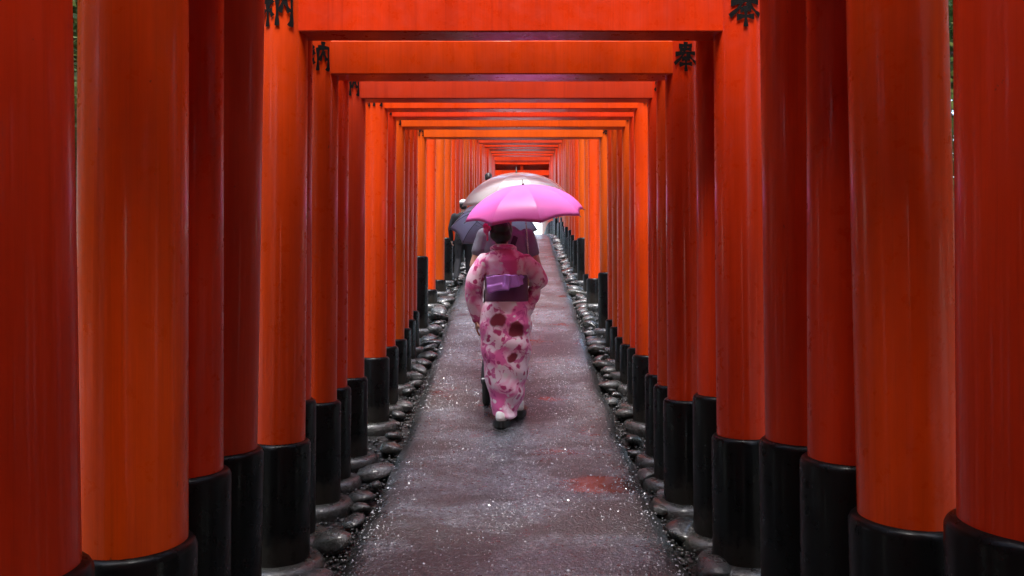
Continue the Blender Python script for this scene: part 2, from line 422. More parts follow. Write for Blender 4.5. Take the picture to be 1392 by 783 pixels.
def torii(y, xl, xr, rl, rr, nuki, tops, leans, label, group, mi=0, mats=None, th=.13, nh=.20, detail=True, sleeve_add=.026, seed=0, shade_depth=1.0):
    """y distance, xl/xr column centres at lens height, nuki = underside of tie beam (world z), tops = top z of the black feet"""
    c = (xl + xr) / 2; g0 = zg(y) - .10
    root = empty('torii_gate', (c, y, g0)); tag(root, label, 'torii gate', group)
    zt = nuki + nh + .20 - g0; zr = CAMZ - g0
    cols = []
    for side, xc, r, top, lean in ((-1, xl, rl, tops[0], leans[0]), (1, xr, rr, tops[1], leans[1])):
        mt = VERM[(mats or (mi, mi))[0 if side < 0 else 1]]; x = xc - c
        col = link('column', column_mesh(x, 0, r, -.02, zt + .02, lean, zr, seed + side * .3), mt, root)
        h = top - g0; R1 = r + sleeve_add
        v, f = lathe(x, 0, [(R1 * .99, -.03), (R1, .02), (R1, h - .022), (R1 - .006, h - .008), (R1 - .015, h), (r * .985, h + .002), (r * .985, h - .03)], lean, zr, wob=.006, seed=seed)
        link('black_foot', sharp(mesh('black_foot', v, f), 35), M_BLACK, col)
        rb = R1 + .05
        v, f = lathe(x, 0, [(rb * 1.04, -.08), (rb * 1.13, -.02), (rb * 1.15, .010), (rb * 1.12, .036), (rb * 1.03, .056), (R1 * 1.02, .066), (R1 * .9, .055)], lean, zr, wob=.05, seed=seed + 9)
        link('base_stone', sharp(mesh('base_stone', v, f), 50), M_BASE_STONE, col)
        if detail:
            gw = min(.155, r * 1.35); zb = nuki - g0 + .012
            ro = r * (1.01 - .05 * (zb + .09) / zt)
            link('inscription', glyph_mesh(NOU if side < 0 else HOU, gw, gw * 1.22, x, 0, ro + .001, zb, lean, zr), M_INK, col, False)
        cols.append(col)
    m0 = VERM[mi]; n0 = nuki - g0
    xo0 = xl - c - rl - .16; xo1 = xr - c + rr + .16
    tb = beam('tie_beam', xo0, xo1, 0, n0, n0 + nh, th, m0, root, seed=seed)
    if detail:
        for side, xc, r in ((-1, xl - c, rl), (1, xr - c, rr)):
            bm = bmesh.new(); a = xc + side * (r - .01); b = xc + side * (r + .07)
            boxbm(bm, (min(a, b), -th * .35, n0 + nh + .001), (max(a, b), th * .35, n0 + nh + .035), .004)
            link('wedge', sharp(frombm('wedge', bm), 30), m0, tb)
    bm = bmesh.new(); boxbm(bm, (-.055, -th * .42, n0 + nh + .002), (.055, th * .42, n0 + nh + .202), .005)
    link('strut', sharp(frombm('strut', bm), 30), m0, root)
    s0 = n0 + nh + .20; ex = .30
    beam('lower_lintel', xl - c - rl - ex, xr - c + rr + ex, 0, s0 + .003, s0 + .14, th * .95 * shade_depth, m0, root, rise=.05, seed=seed + 2)
    top = beam('lintel', xl - c - rl - ex - .10, xr - c + rr + ex + .10, 0, s0 + .143, s0 + .27, th * 1.15 * shade_depth, m0, root, rise=.06, seed=seed + 4)
    beam('lintel_cap', xl - c - rl - ex - .12, xr - c + rr + ex + .12, 0, s0 + .274, s0 + .30, th * 1.4 * shade_depth, M_BLACK, top, rise=.06, seed=seed + 4)
    return root
def zpx(py, y): return CAMZ + (391 - py) / F * y

G1 = 'torii gates of the lower tight row'
near = [  # y, inner px left, inner px right, diameters, black foot top px left, right, tie beam underside above lens, leans (deg), paint, label
 (1.73, 107, 1296, .32, .33, 815, 748, 1.33, (-.8, -.5), 3, (3, 3), 'thick deep red torii gate first and lowest of the tight row'),
 (2.26, 258, 1157, .312, .285, 762, 723, 1.34, (.15, -1.4), 0, (6, 0), 'thick orange torii gate next uphill of the lowest gate of the row'),
 (2.60, 305, 1096, .25, .26, 652, 634, 1.33, (.2, -.3), 1, (1, 1), 'dark red torii gate third up from the lowest end of the tight row'),
 (3.00, 354, 1037, .27, .27, 621, 607, 1.36, (1.1, -.9), 4, (4, 3), 'faded dusty red torii gate fourth up from the lowest end of the row'),
 (3.66, 417, 972, .24, .245, 605, 598, 1.245, (.5, -.6), 1, (0, 1), 'red torii gate with bold full inscriptions and the low dark red tie beam'),
 (3.98, 424, 947, .20, .22, 546, 540, 1.36, (.3, -.4), 4, (1, 3), 'slim dull red torii gate squeezed behind the low dark red tie beam'),
 (4.46, 459, 906, .205, .205, 548, 545, 1.27, (.4, -.5), 0, (0, 1), 'bright red torii gate with a clear inscription just downhill of the kimono wearer'),
 (4.84, 473, 893, .19, .19, 528, 525, 1.37, (.4, -.3), 1, (1, 0), 'slim red torii gate two gates downhill of the kimono wearer'),
 (5.27, 496, 881, .19, .19, 514, 510, 1.335, (.4, -.3), 4, (4, 1), 'torii gate with a dull brownish faded tie beam beside the kimono wearer'),
 (6.00, 526, 863, .20, .20, 486, 483, 1.44, (.5, -.5), 0, (0, 0), 'orange red torii gate level with the two walkers under umbrellas'),
 (6.42, 538, 856, .18, .18, 471, 473, 1.47, (.3, -.3), 3, (1, 3), 'faded red torii gate just uphill of the man in the grey shirt'),
 (6.95, 550, 846, .18, .18, 461, 468, 1.50, (.3, -.3), 2, (2, 2), 'bright orange torii gate fourth from the top of the lower tight row'),
 (7.30, 556, 839, .17, .17, 446, 458, 1.60, (.3, -.3), 0, (0, 0), 'orange torii gate third from the top of the lower tight row'),
 (7.70, 562, 832, .17, .17, 434, 444, 1.70, (.3, -.3), 2, (0, 2), 'orange torii gate second from the top of the lower tight row'),
 (8.12, 567, 826, .165, .165, 422, 434, 1.79, (.3, -.3), 1, (1, 0), 'slim red torii gate at the top end of the lower tight row'),
]
for i, (y, pl, pr, dl, dr, bl, br, nk, ln, mi, mats, lab) in enumerate(near):
    xl = centre_from_inner(pl, y, dl / 2, -1); xr = centre_from_inner(pr, y, dr / 2, 1)
    torii(y, xl, xr, dl / 2, dr / 2, CAMZ + nk, (zpx(bl, y - dl / 2), zpx(br, y - dr / 2)), (math.tan(R(ln[0])), math.tan(R(ln[1]))), lab, G1, mi, mats, th=.14 if y < 5 else .12, seed=i + 1, shade_depth=1.65 if y < 4.2 else .85)
G2 = 'torii gates standing apart on the steep bend'
mid = [
 (8.85, 579, 816, .165, .165, 348, 370, 1.79, 5, (5, 5), 'bright orange torii gate with tall black feet, lowest on the steep stretch'),
 (10.05, 592, 800, .165, .165, 393, 378, 2.07, 0, (0, 0), 'orange torii gate second up the steep stretch, with short black feet'),
 (10.9, 604, 795, .17, .17, 380, 372, 2.24, 5, (5, 2), 'bright orange torii gate third up the steep stretch'),
 (11.9, 613, 787, .165, .165, 323, 323, 2.44, 2, (2, 5), 'orange torii gate with tall black feet, fourth up the steep stretch'),
]
for i, (y, pl, pr, dl, dr, bl, br, nk, mi, mats, lab) in enumerate(mid):
    xl = centre_from_inner(pl, y, dl / 2, -1); xr = centre_from_inner(pr, y, dr / 2, 1)
    torii(y, xl, xr, dl / 2, dr / 2, CAMZ + nk, (zpx(bl, y), zpx(br, y)), (.005, -.005), lab, G2, mi, mats, th=.12, seed=i + 31, shade_depth=.75)
G3 = 'torii gates of the upper row'
rnd = random.Random(3); y = 12.7; i = 0
while y < 27.2:
    r = rnd.uniform(.08, .1); hw = 1.02 + rnd.uniform(-.03, .03) + r; c = cx(y)
    torii(y, c - hw, c + hw, r, r, zg(y) + 2.50 + rnd.uniform(-.06, .06) + .22 * ss(18, 26, y), (zg(y) + .5 + rnd.uniform(-.12, .12), zg(y) + .5 + rnd.uniform(-.12, .12)),
          (.005, -.005), 'small distant orange torii gate in the upper row beyond the umbrellas', G3, rnd.choice([0, 1, 1, 2, 4, 3, 5]), None, th=.12, detail=y < 20, seed=50 + i, shade_depth=1.0 + .9 * ss(14, 20, y))
    y += rnd.uniform(.6, .85); i += 1
G4 = 'torii gates past the crest of the path'
y = 28.4
while y < 37:
    r = .10; hw = 1.02 + r; c = cx(y)
    torii(y, c - hw, c + hw, r, r, zg(y) + 2.32, (zg(y) + .5, zg(y) + .5), (0, 0), 'dark red torii gate at the far end past the crest of the path', G4, 1, None, th=.14, detail=False, seed=90 + y, shade_depth=2.2)  # oversized, close-set lintels darken the far end
    y += .42


# tunnel continued downhill of the lens: unseen gates added to block light
G0 = 'unseen torii gates added further down the path'
y = 1.15; i = 0
while y > -7.5:
    r = .14; hw = 1.02 + r
    torii(y, -hw, hw, r, r, zg(y) + 2.66, (zg(y) + .55, zg(y) + .55), (.006, -.006), 'unseen red torii gate added further down the path to shade the lowest ones', G0, [1, 0, 3, 1][i % 4], None, th=.14, detail=False, seed=130 + i, shade_depth=1.7)
    y -= .46; i += 1

# ------------------------------------------------------------------ trees outside the tunnel
def leaf_mat(name, a, b):
    m, N, L, B = newmat(name); p = obj_co(N); n = noise_n(N, L, p, 1.7, 3, .6); n2 = noise_n(N, L, p, 40, 2, .5)
    c = mixc(N, L, ramp(N, L, n.outputs[0], [(.35, 0), (.65, 1)]).outputs[0], a, b); c = mixc(N, L, ramp(N, L, n2.outputs[0], [(.4, 0), (.7, .6)]).outputs[0], c, tuple(x * 1.6 for x in b))
    L.new(c, B.inputs['Base Color']); B.inputs['Roughness'].default_value = .4
    t = N.new('ShaderNodeBsdfTranslucent'); L.new(c, t.inputs[0]); mx = N.new('ShaderNodeMixShader'); mx.inputs[0].default_value = .35
    L.new(B.outputs[0], mx.inputs[1]); L.new(t.outputs[0], mx.inputs[2]); L.new(mx.outputs[0], N['Material Output'].inputs[0])
    return m
M_LEAF = [leaf_mat('leaves_green', (.03, .06, .015), (.07, .12, .03)), leaf_mat('leaves_yellow_green', (.06, .08, .02), (.13, .15, .04))]
M_BARK = soil('bark', (.035, .026, .018), (.09, .07, .05), .9)
def tube_v(pts, rad, seg=8):
    v, f = [], []
    up = Vector((0, 0, 1)); n = len(pts)
    for i, p in enumerate(pts):
        d = (Vector(pts[min(n - 1, i + 1)]) - Vector(pts[max(0, i - 1)])).normalized()
        a = d.cross(Vector((1, .13, .07))).normalized(); b = d.cross(a)
        for k in range(seg):
            t = 2 * math.pi * k / seg; v.append(Vector(p) + (a * math.cos(t) + b * math.sin(t)) * rad[i])
    for i in range(n - 1):
        for k in range(seg):
            q = (k + 1) % seg; f.append((i * seg + k, i * seg + q, (i + 1) * seg + q, (i + 1) * seg + k))
    f.append(tuple(range(seg))[::-1]); f.append(tuple(range((n - 1) * seg, n * seg)))
    return v, f
def join(parts):
    v, f = [], []
    for a, b in parts:
        o = len(v); v += list(a); f += [tuple(o + i for i in q) for q in b]
    return v, f
def tree_meshes(seed, H, spread, nl):
    rnd = random.Random(seed); parts = []; tips = []
    tr = [Vector((.25 * noise.noise(Vector((i * .4, seed, 0))), .25 * noise.noise(Vector((i * .4, seed, 9))), H * .85 * i / 9)) for i in range(10)]
    parts.append(tube_v(tr, [.22 * (1.25 if i == 0 else 1) * (1 - i / 11) for i in range(10)], 12))
    for k in range(16):
        t = rnd.uniform(.12, .95); i = int(t * 8.99); b = tr[i].lerp(tr[i + 1], t * 9 - i) if i < 9 else tr[9]
        a = rnd.uniform(0, 6.283); ln = spread * rnd.uniform(.55, 1.1) * (1.15 - .6 * t)
        d = Vector((math.cos(a), math.sin(a), rnd.uniform(.1, .6))).normalized()
        pts = [b + d * ln * q / 4 + Vector((0, 0, .12 * ln * (q / 4) ** 2)) + Vector((rnd.gauss(0, .08), rnd.gauss(0, .08), 0)) * q / 2 for q in range(5)]
        parts.append(tube_v(pts, [.07 * (1 - .2 * q) for q in range(5)], 6)); tips += pts[1:]
    trunk = mesh('trunk', *join(parts)); trunk.materials.append(M_BARK)
    v, f = [], []
    clumps = [p + Vector((rnd.gauss(0, .35), rnd.gauss(0, .35), rnd.gauss(0, .3))) for p in tips for _ in range(2)]
    for k in range(nl):
        c = rnd.choice(clumps); p = c + Vector((rnd.gauss(0, .38), rnd.gauss(0, .38), rnd.gauss(0, .26)))
        u = Vector((rnd.gauss(0, 1), rnd.gauss(0, 1), rnd.gauss(0, .5))).normalized(); w = u.cross(Vector((rnd.gauss(0, .5), rnd.gauss(0, .5), 1))).normalized()
        if math.hypot(p.x, p.y) > 2.7: continue
        ln = rnd.uniform(.05, .10); wd = ln * .42; b = len(v)
        v += [p - u * ln, p + w * wd - u * ln * .1, p + u * ln, p - w * wd - u * ln * .1]; f.append((b, b + 1, b + 2, b + 3))
    crown = mesh('crown', v, f); return trunk, crown
TM = []
for k in range(3):
    t, c = tree_meshes(40 + k, 7.5, 2.3, 16000); c.materials.append(M_LEAF[k % 2]); TM.append((t, c))
rnd = random.Random(17)
tree_words = ['slender tree', 'leafy tree', 'broad tree']
for side in (-1, 1):
    for k, ty in enumerate((-4.5, -1.5, 1.6, 4.6, 7.9, 11.5, 15.5, 20)):
        tx = side * rnd.uniform(4.8, 5.6); q = (k + (side > 0)) % 3
        r = empty('broadleaf_tree', (tx + cx(ty), ty, zg(ty) - .3), rnd.uniform(0, 6.28)); s = rnd.uniform(.9, 1.15); r.scale = (s, s, s)
        tag(r, 'green broadleaf forest tree glimpsed between the pillars outside the torii tunnel', 'tree', 'trees outside the torii tunnel')
        link('trunk', TM[q][0], None, r); link('crown', TM[q][1], None, r, False)
for side in (-1, 1):                # a second, taller rank higher on the bank
    for k, ty in enumerate((-3, 1.0, 5.5, 10, 15, 21)):
        r = empty('broadleaf_tree', (side * rnd.uniform(8, 10) + cx(ty), ty, zg(ty) - .35), rnd.uniform(0, 6.28)); s = rnd.uniform(1.15, 1.45); r.scale = (s, s, s)
        tag(r, 'tall green forest tree further back outside the torii tunnel', 'tree', 'trees further back outside the tunnel')
        q = rnd.randrange(3); link('trunk', TM[q][0], None, r); link('crown', TM[q][1], None, r, False)

# ------------------------------------------------------------------ figures: solids blended into one skin by a voxel remesh
class Blob:
    def __init__(s): s.v = []; s.f = []
    def add(s, v, f):
        o = len(s.v); s.v += [Vector(p) for p in v]; s.f += [tuple(o + i for i in q) for q in f]
    def ball(s, c, r, rot=None, seg=16):
        if isinstance(r, (int, float)): r = (r, r, r)
        m = rot.to_matrix() if rot else Matrix.Identity(3); v = []; f = []; nr = seg // 2
        for i in range(1, nr):
            t = math.pi * i / nr
            for k in range(seg):
                a = 2 * math.pi * k / seg
                v.append(Vector(c) + m @ Vector((r[0] * math.sin(t) * math.cos(a), r[1] * math.sin(t) * math.sin(a), r[2] * math.cos(t))))
        n = nr - 1; v.append(Vector(c) + m @ Vector((0, 0, r[2]))); v.append(Vector(c) + m @ Vector((0, 0, -r[2])))
        for i in range(n - 1):
            for k in range(seg):
                q = (k + 1) % seg; f.append((i * seg + k, (i + 1) * seg + k, (i + 1) * seg + q, i * seg + q))
        for k in range(seg):
            q = (k + 1) % seg; f.append((n * seg, k, q)); f.append((n * seg + 1, (n - 1) * seg + q, (n - 1) * seg + k))
        s.add(v, f)
    def box(s, c, h, rot=None):
        m = rot.to_matrix() if rot else Matrix.Identity(3)
        v = [Vector(c) + m @ Vector((x * h[0], y * h[1], z * h[2])) for x in (-1, 1) for y in (-1, 1) for z in (-1, 1)]
        s.add(v, [(0, 1, 3, 2), (4, 6, 7, 5), (0, 4, 5, 1), (2, 3, 7, 6), (0, 2, 6, 4), (1, 5, 7, 3)])
    def limb(s, pts, rad):
        for i in range(len(pts)): s.ball(pts[i], rad[i], seg=12)
        for i in range(len(pts) - 1):
            a, b = Vector(pts[i]), Vector(pts[i + 1])
            if (b - a).length < 1e-5: continue
            d = (b - a).normalized(); u = d.cross(Vector((.31, .77, .55))).normalized(); w = d.cross(u); seg = 14; v = []
            for p, r in ((a, rad[i]), (b, rad[i + 1])):
                for k in range(seg):
                    t = 2 * math.pi * k / seg; v.append(p + (u * math.cos(t) + w * math.sin(t)) * r)
            f = [(k, (k + 1) % seg, seg + (k + 1) % seg, seg + k) for k in range(seg)] + [tuple(range(seg))[::-1], tuple(range(seg, 2 * seg))]
            s.add(v, f)
    def loft(s, secs, n=40, p=2.3):
        """secs: (z, cx, cy, half width, half depth) bottom to top"""
        rs = []
        for z, x, y, a, b in secs:
            ring = []
            for k in range(n):
                t = 2 * math.pi * k / n; c, q = math.cos(t), math.sin(t)
                ring.append(Vector((x + a * math.copysign(abs(c) ** (2 / p), c), y + b * math.copysign(abs(q) ** (2 / p), q), z)))
            rs.append(ring)
        s.add(*rings(rs))
    def build(s, name, mat, parent, voxel=.008, smooth=4, disp=None):
        me = mesh(name, s.v, s.f); o = bpy.data.objects.new('tmp', me); C.objects.link(o)
        m = o.modifiers.new('r', 'REMESH'); m.mode = 'VOXEL'; m.voxel_size = voxel; m.adaptivity = 0
        if smooth: k = o.modifiers.new('s', 'SMOOTH'); k.factor = .5; k.iterations = smooth
        dg = bpy.context.evaluated_depsgraph_get(); out = bpy.data.meshes.new_from_object(o.evaluated_get(dg))
        bpy.data.objects.remove(o); bpy.data.meshes.remove(me); out.name = name
        if disp:
            ns = [q.normal.copy() for q in out.vertices]
            for q, nn in zip(out.vertices, ns): q.co += nn * disp(q.co, nn)
            out.update()
        out.materials.clear()
        return link(name, out, mat, parent)
def cloth_mat(name, col, var=.2, rough=.8, sheen=.2):
    m, N, L, B = newmat(name); p = obj_co(N); n = noise_n(N, L, p, 9, 4, .6); w = noise_n(N, L, p, 420, 2, .5)
    c = mixc(N, L, n.outputs[0], tuple(x * (1 - var) for x in col), tuple(min(1, x * (1 + var)) for x in col)); L.new(c, B.inputs['Base Color'])
    B.inputs['Roughness'].default_value = rough; B.inputs['Sheen Weight'].default_value = sheen
    L.new(bump(N, L, w.outputs[0], .3, .001), B.inputs['Normal']); return m
def skin_mat():
    m, N, L, B = newmat('skin'); p = obj_co(N); n = noise_n(N, L, p, 30, 4, .6)
    L.new(mixc(N, L, n.outputs[0], (.42, .22, .15), (.60, .36, .26)), B.inputs['Base Color']); B.inputs['Roughness'].default_value = .5
    B.inputs['Subsurface Weight'].default_value = .08; return m
M_SKIN = skin_mat()
def hair_mat():
    m, N, L, B = newmat('black_hair'); p = obj_co(N); n = noise_n(N, L, mapping(N, L, p, (90, 90, 14)), 1.5, 3, .6)
    L.new(mixc(N, L, n.outputs[0], (.004, .003, .003), (.016, .012, .011)), B.inputs['Base Color']); B.inputs['Roughness'].default_value = .42
    L.new(bump(N, L, n.outputs[0], .6, .004), B.inputs['Normal']); return m
M_HAIR = hair_mat()
M_EYE = simple('eye', (.02, .015, .012), .1, .1, 40, 0); M_LIP = simple('lip', (.35, .10, .09), .4, .1, 40, 0)
def kimono_mat():
    """pink yukata: pale ground, clouds of rose, magenta petals, a few dark red blossoms"""
    m, N, L, B = newmat('pink_floral_kimono'); p = obj_co(N)
    wv = noise_n(N, L, p, 7, 3, .5)
    warp = mixc(N, L, .10, p, wv.outputs['Color'])
    n1 = noise_n(N, L, warp, 5.5, 3, .5, .6)
    c = mixc(N, L, ramp(N, L, n1.outputs[0], [(.43, 0), (.54, 1)]).outputs[0], (.82, .14, .42), (.94, .68, .82))
    n2 = noise_n(N, L, warp, 12.0, 3, .55, 1.2)
    c = mixc(N, L, ramp(N, L, n2.outputs[0], [(.55, 0), (.60, .85)]).outputs[0], c, (.62, .045, .28))
    v = N.new('ShaderNodeTexVoronoi'); v.inputs['Scale'].default_value = 19; L.new(warp, v.inputs['Vector'])
    sc = N.new('ShaderNodeSeparateColor'); L.new(v.outputs['Color'], sc.inputs[0])
    fl = ramp(N, L, v.outputs['Distance'], [(.30, 1), (.42, 0)]); pick = ramp(N, L, sc.outputs[0], [(.60, 0), (.62, 1)])
    k = N.new('ShaderNodeMath'); k.operation = 'MULTIPLY'; L.new(fl.outputs[0], k.inputs[0]); L.new(pick.outputs[0], k.inputs[1])
    c = mixc(N, L, k.outputs[0], c, (.50, .03, .17))
    v2 = N.new('ShaderNodeTexVoronoi'); v2.inputs['Scale'].default_value = 9.5; L.new(warp, v2.inputs['Vector'])
    s2 = N.new('ShaderNodeSeparateColor'); L.new(v2.outputs['Color'], s2.inputs[0])
    f2 = ramp(N, L, v2.outputs['Distance'], [(.24, 1), (.30, 0)]); p2 = ramp(N, L, s2.outputs[1], [(.84, 0), (.86, 1)])
    k2 = N.new('ShaderNodeMath'); k2.operation = 'MULTIPLY'; L.new(f2.outputs[0], k2.inputs[0]); L.new(p2.outputs[0], k2.inputs[1])
    c = mixc(N, L, k2.outputs[0], c, (.22, .008, .03))
    v3 = N.new('ShaderNodeTexVoronoi'); v3.inputs['Scale'].default_value = 22; L.new(warp, v3.inputs['Vector'])
    s3 = N.new('ShaderNodeSeparateColor'); L.new(v3.outputs['Color'], s3.inputs[0])
    f3 = ramp(N, L, v3.outputs['Distance'], [(.25, 1), (.36, 0)]); p3 = ramp(N, L, s3.outputs[2], [(.74, 0), (.76, 1)])
    k3 = N.new('ShaderNodeMath'); k3.operation = 'MULTIPLY'; L.new(f3.outputs[0], k3.inputs[0]); L.new(p3.outputs[0], k3.inputs[1])
    c = mixc(N, L, k3.outputs[0], c, (.86, .74, .80))
    for bx, bz, br in ((-.055, .815, .050), (.095, .735, .052), (.02, 1.30, .03), (.06, .52, .03)):
        dn = N.new('ShaderNodeVectorMath'); dn.operation = 'DISTANCE'; L.new(warp, dn.inputs[0]); dn.inputs[1].default_value = (bx * .9 + .05, -.155 * .9 + .05, bz * .9 + .05)
        c = mixc(N, L, ramp(N, L, dn.outputs['Value'], [(br, 1), (br * 1.25, 0)]).outputs[0], c, (.20, .006, .03))
    L.new(c, B.inputs['Base Color']); B.inputs['Roughness'].default_value = .75; B.inputs['Sheen Weight'].default_value = .2
    w = noise_n(N, L, p, 60, 4, .6); L.new(bump(N, L, w.outputs[0], .25, .004), B.inputs['Normal']); return m
M_KIMONO = kimono_mat()
M_OBI = cloth_mat('plum_obi', (.13, .025, .11), .35, .6); M_BOW = cloth_mat('violet_bow', (.48, .18, .66), .25, .55)
M_TABI = cloth_mat('white_cotton', (.78, .76, .76), .06); M_SANDAL = simple('black_sandal', (.012, .010, .010), .35, .3, 30)
M_GREYSHIRT = cloth_mat('grey_shirt', (.19, .19, .24), .25, .85, .05); M_DARK = cloth_mat('dark_trousers', (.010, .010, .013), .3, .85, 0)
M_STRAP = cloth_mat('black_strap', (.010, .008, .014), .2, .6); M_PINKFLOWER = cloth_mat('pink_flower', (.85, .10, .30), .2)
M_WHITECAP = cloth_mat('white_cap', (.75, .75, .75), .05); M_SHOE = simple('black_shoe', (.010, .010, .010), .5, .2, 30)
def folds(amp, fx, fz, seed=0):
    def d(co, n):
        a = noise.noise(Vector((co.x * 9 + seed, co.y * 9, co.z * 3.5)))
        b = math.sin(co.z * fz + co.x * fx + 3.5 * noise.noise(Vector((co.x * 4, co.y * 4, co.z * 3 + seed))))
        return amp * (.55 * a + .6 * b * (.4 + .6 * abs(noise.noise(Vector((co.x * 5, co.z * 5, seed + 4))))))
    return d
def hand(bl, wrist, d, palm_n, side, curl=.5, sc=1.0):
    """palm, four unequal curled fingers and a thumb leaving the side of the palm; d points from wrist to knuckles"""
    d = Vector(d).normalized(); n = Vector(palm_n).normalized(); x = d.cross(n).normalized() * side; w = Vector(wrist)
    q = Matrix((x, d, n)).transposed().to_quaternion()
    bl.ball(w + d * .045 * sc, (.038 * sc, .050 * sc, .015 * sc), q)
    bl.limb([w - d * .02, w + d * .02], [.024 * sc, .024 * sc])
    for k, (off, ln) in enumerate(((-.028, .062), (-.010, .072), (.009, .068), (.027, .052))):
        p = w + d * .082 * sc + x * off * sc; pts = [p]; a = 0
        for j, fr in enumerate((.45, .32, .23)):
            a += curl * (1.0 if j else .8); p = p + (d * math.cos(a) + n * math.sin(a)) * ln * fr * sc; pts.append(p)
        bl.limb(pts, [.0092 * sc, .0086 * sc, .008 * sc, .0072 * sc])
    p = w + d * .025 * sc - x * .034 * sc
    bl.limb([p, p + (d * .7 - x * .55 + n * .25).normalized() * .035 * sc, p + (d * .9 - x * .25 + n * .5).normalized() * .062 * sc], [.012 * sc, .0105 * sc, .0085 * sc])
def head(bl, c, parent, s=1.0, face=True, yaw=0.0):
    """head facing +y about c = its centre; eyes, mouth as small parts"""
    c = Vector(c); rz = Matrix.Rotation(yaw, 3, 'Z')
    P = lambda x, y, z: c + rz @ Vector((x, y, z)) * s
    q = rz.to_quaternion()
    bl.ball(P(0, -.012, .028), (.076 * s, .094 * s, .088 * s), q); bl.ball(P(0, .022, -.040), (.060 * s, .066 * s, .072 * s), q); bl.ball(P(0, .050, -.092), (.026 * s, .024 * s, .020 * s), q)
    bl.limb([P(0, .082, .012), P(0, .104, -.030)], [.010 * s, .015 * s])
    for k in (-1, 1):
        bl.ball(P(k * .078, -.005, -.008), (.010 * s, .020 * s, .032 * s), q); bl.ball(P(k * .040, .055, -.035), (.028 * s, .028 * s, .026 * s), q)
        bl.ball(P(k * .030, .074, .022), (.026 * s, .014 * s, .010 * s), q)
        if face:
            e = Blob(); e.ball(P(k * .031, .079, .004), (.013 * s, .009 * s, .008 * s), q, 12); link('eye', mesh('eye', e.v, e.f), M_EYE, parent)
    if face:
        e = Blob(); e.ball(P(0, .087, -.062), (.024 * s, .009 * s, .008 * s), q, 12); link('mouth', mesh('mouth', e.v, e.f), M_LIP, parent)

# ------------------------------------------------------------------ umbrellas
def canopy_mat(name, col, transl=.5, rough=.25, clear=0.0, coat=.3):
    m, N, L, B = newmat(name); p = obj_co(N); n = noise_n(N, L, p, 5, 3, .5)
    c = mixc(N, L, n.outputs[0], tuple(x * .93 for x in col), tuple(min(1, x * 1.05) for x in col))
    L.new(c, B.inputs['Base Color']); B.inputs['Roughness'].default_value = rough; B.inputs['Coat Weight'].default_value = coat; B.inputs['Coat Roughness'].default_value = .08
    d = N.new('ShaderNodeTexVoronoi'); d.inputs['Scale'].default_value = 70; L.new(p, d.inputs['Vector'])
    L.new(bump(N, L, ramp(N, L, d.outputs['Distance'], [(.0, 1), (.3, 0)]).outputs[0], .25, .002), B.inputs['Normal'])
    t = N.new('ShaderNodeBsdfTranslucent'); L.new(c, t.inputs[0]); mx = N.new('ShaderNodeMixShader'); mx.inputs[0].default_value = transl
    L.new(B.outputs[0], mx.inputs[1]); L.new(t.outputs[0], mx.inputs[2]); out = mx.outputs[0]
    if clear:
        tr = N.new('ShaderNodeBsdfTransparent'); m2 = N.new('ShaderNodeMixShader'); m2.inputs[0].default_value = clear
        L.new(out, m2.inputs[1]); L.new(tr.outputs[0], m2.inputs[2]); out = m2.outputs[0]
    L.new(out, N['Material Output'].inputs[0]); return m
M_STEEL = simple('umbrella_steel', (.55, .55, .57), .25, .1, 30, 0, .5, 1.0); M_PLASTIC = simple('black_plastic', (.015, .015, .015), .35, .1, 30, 0)
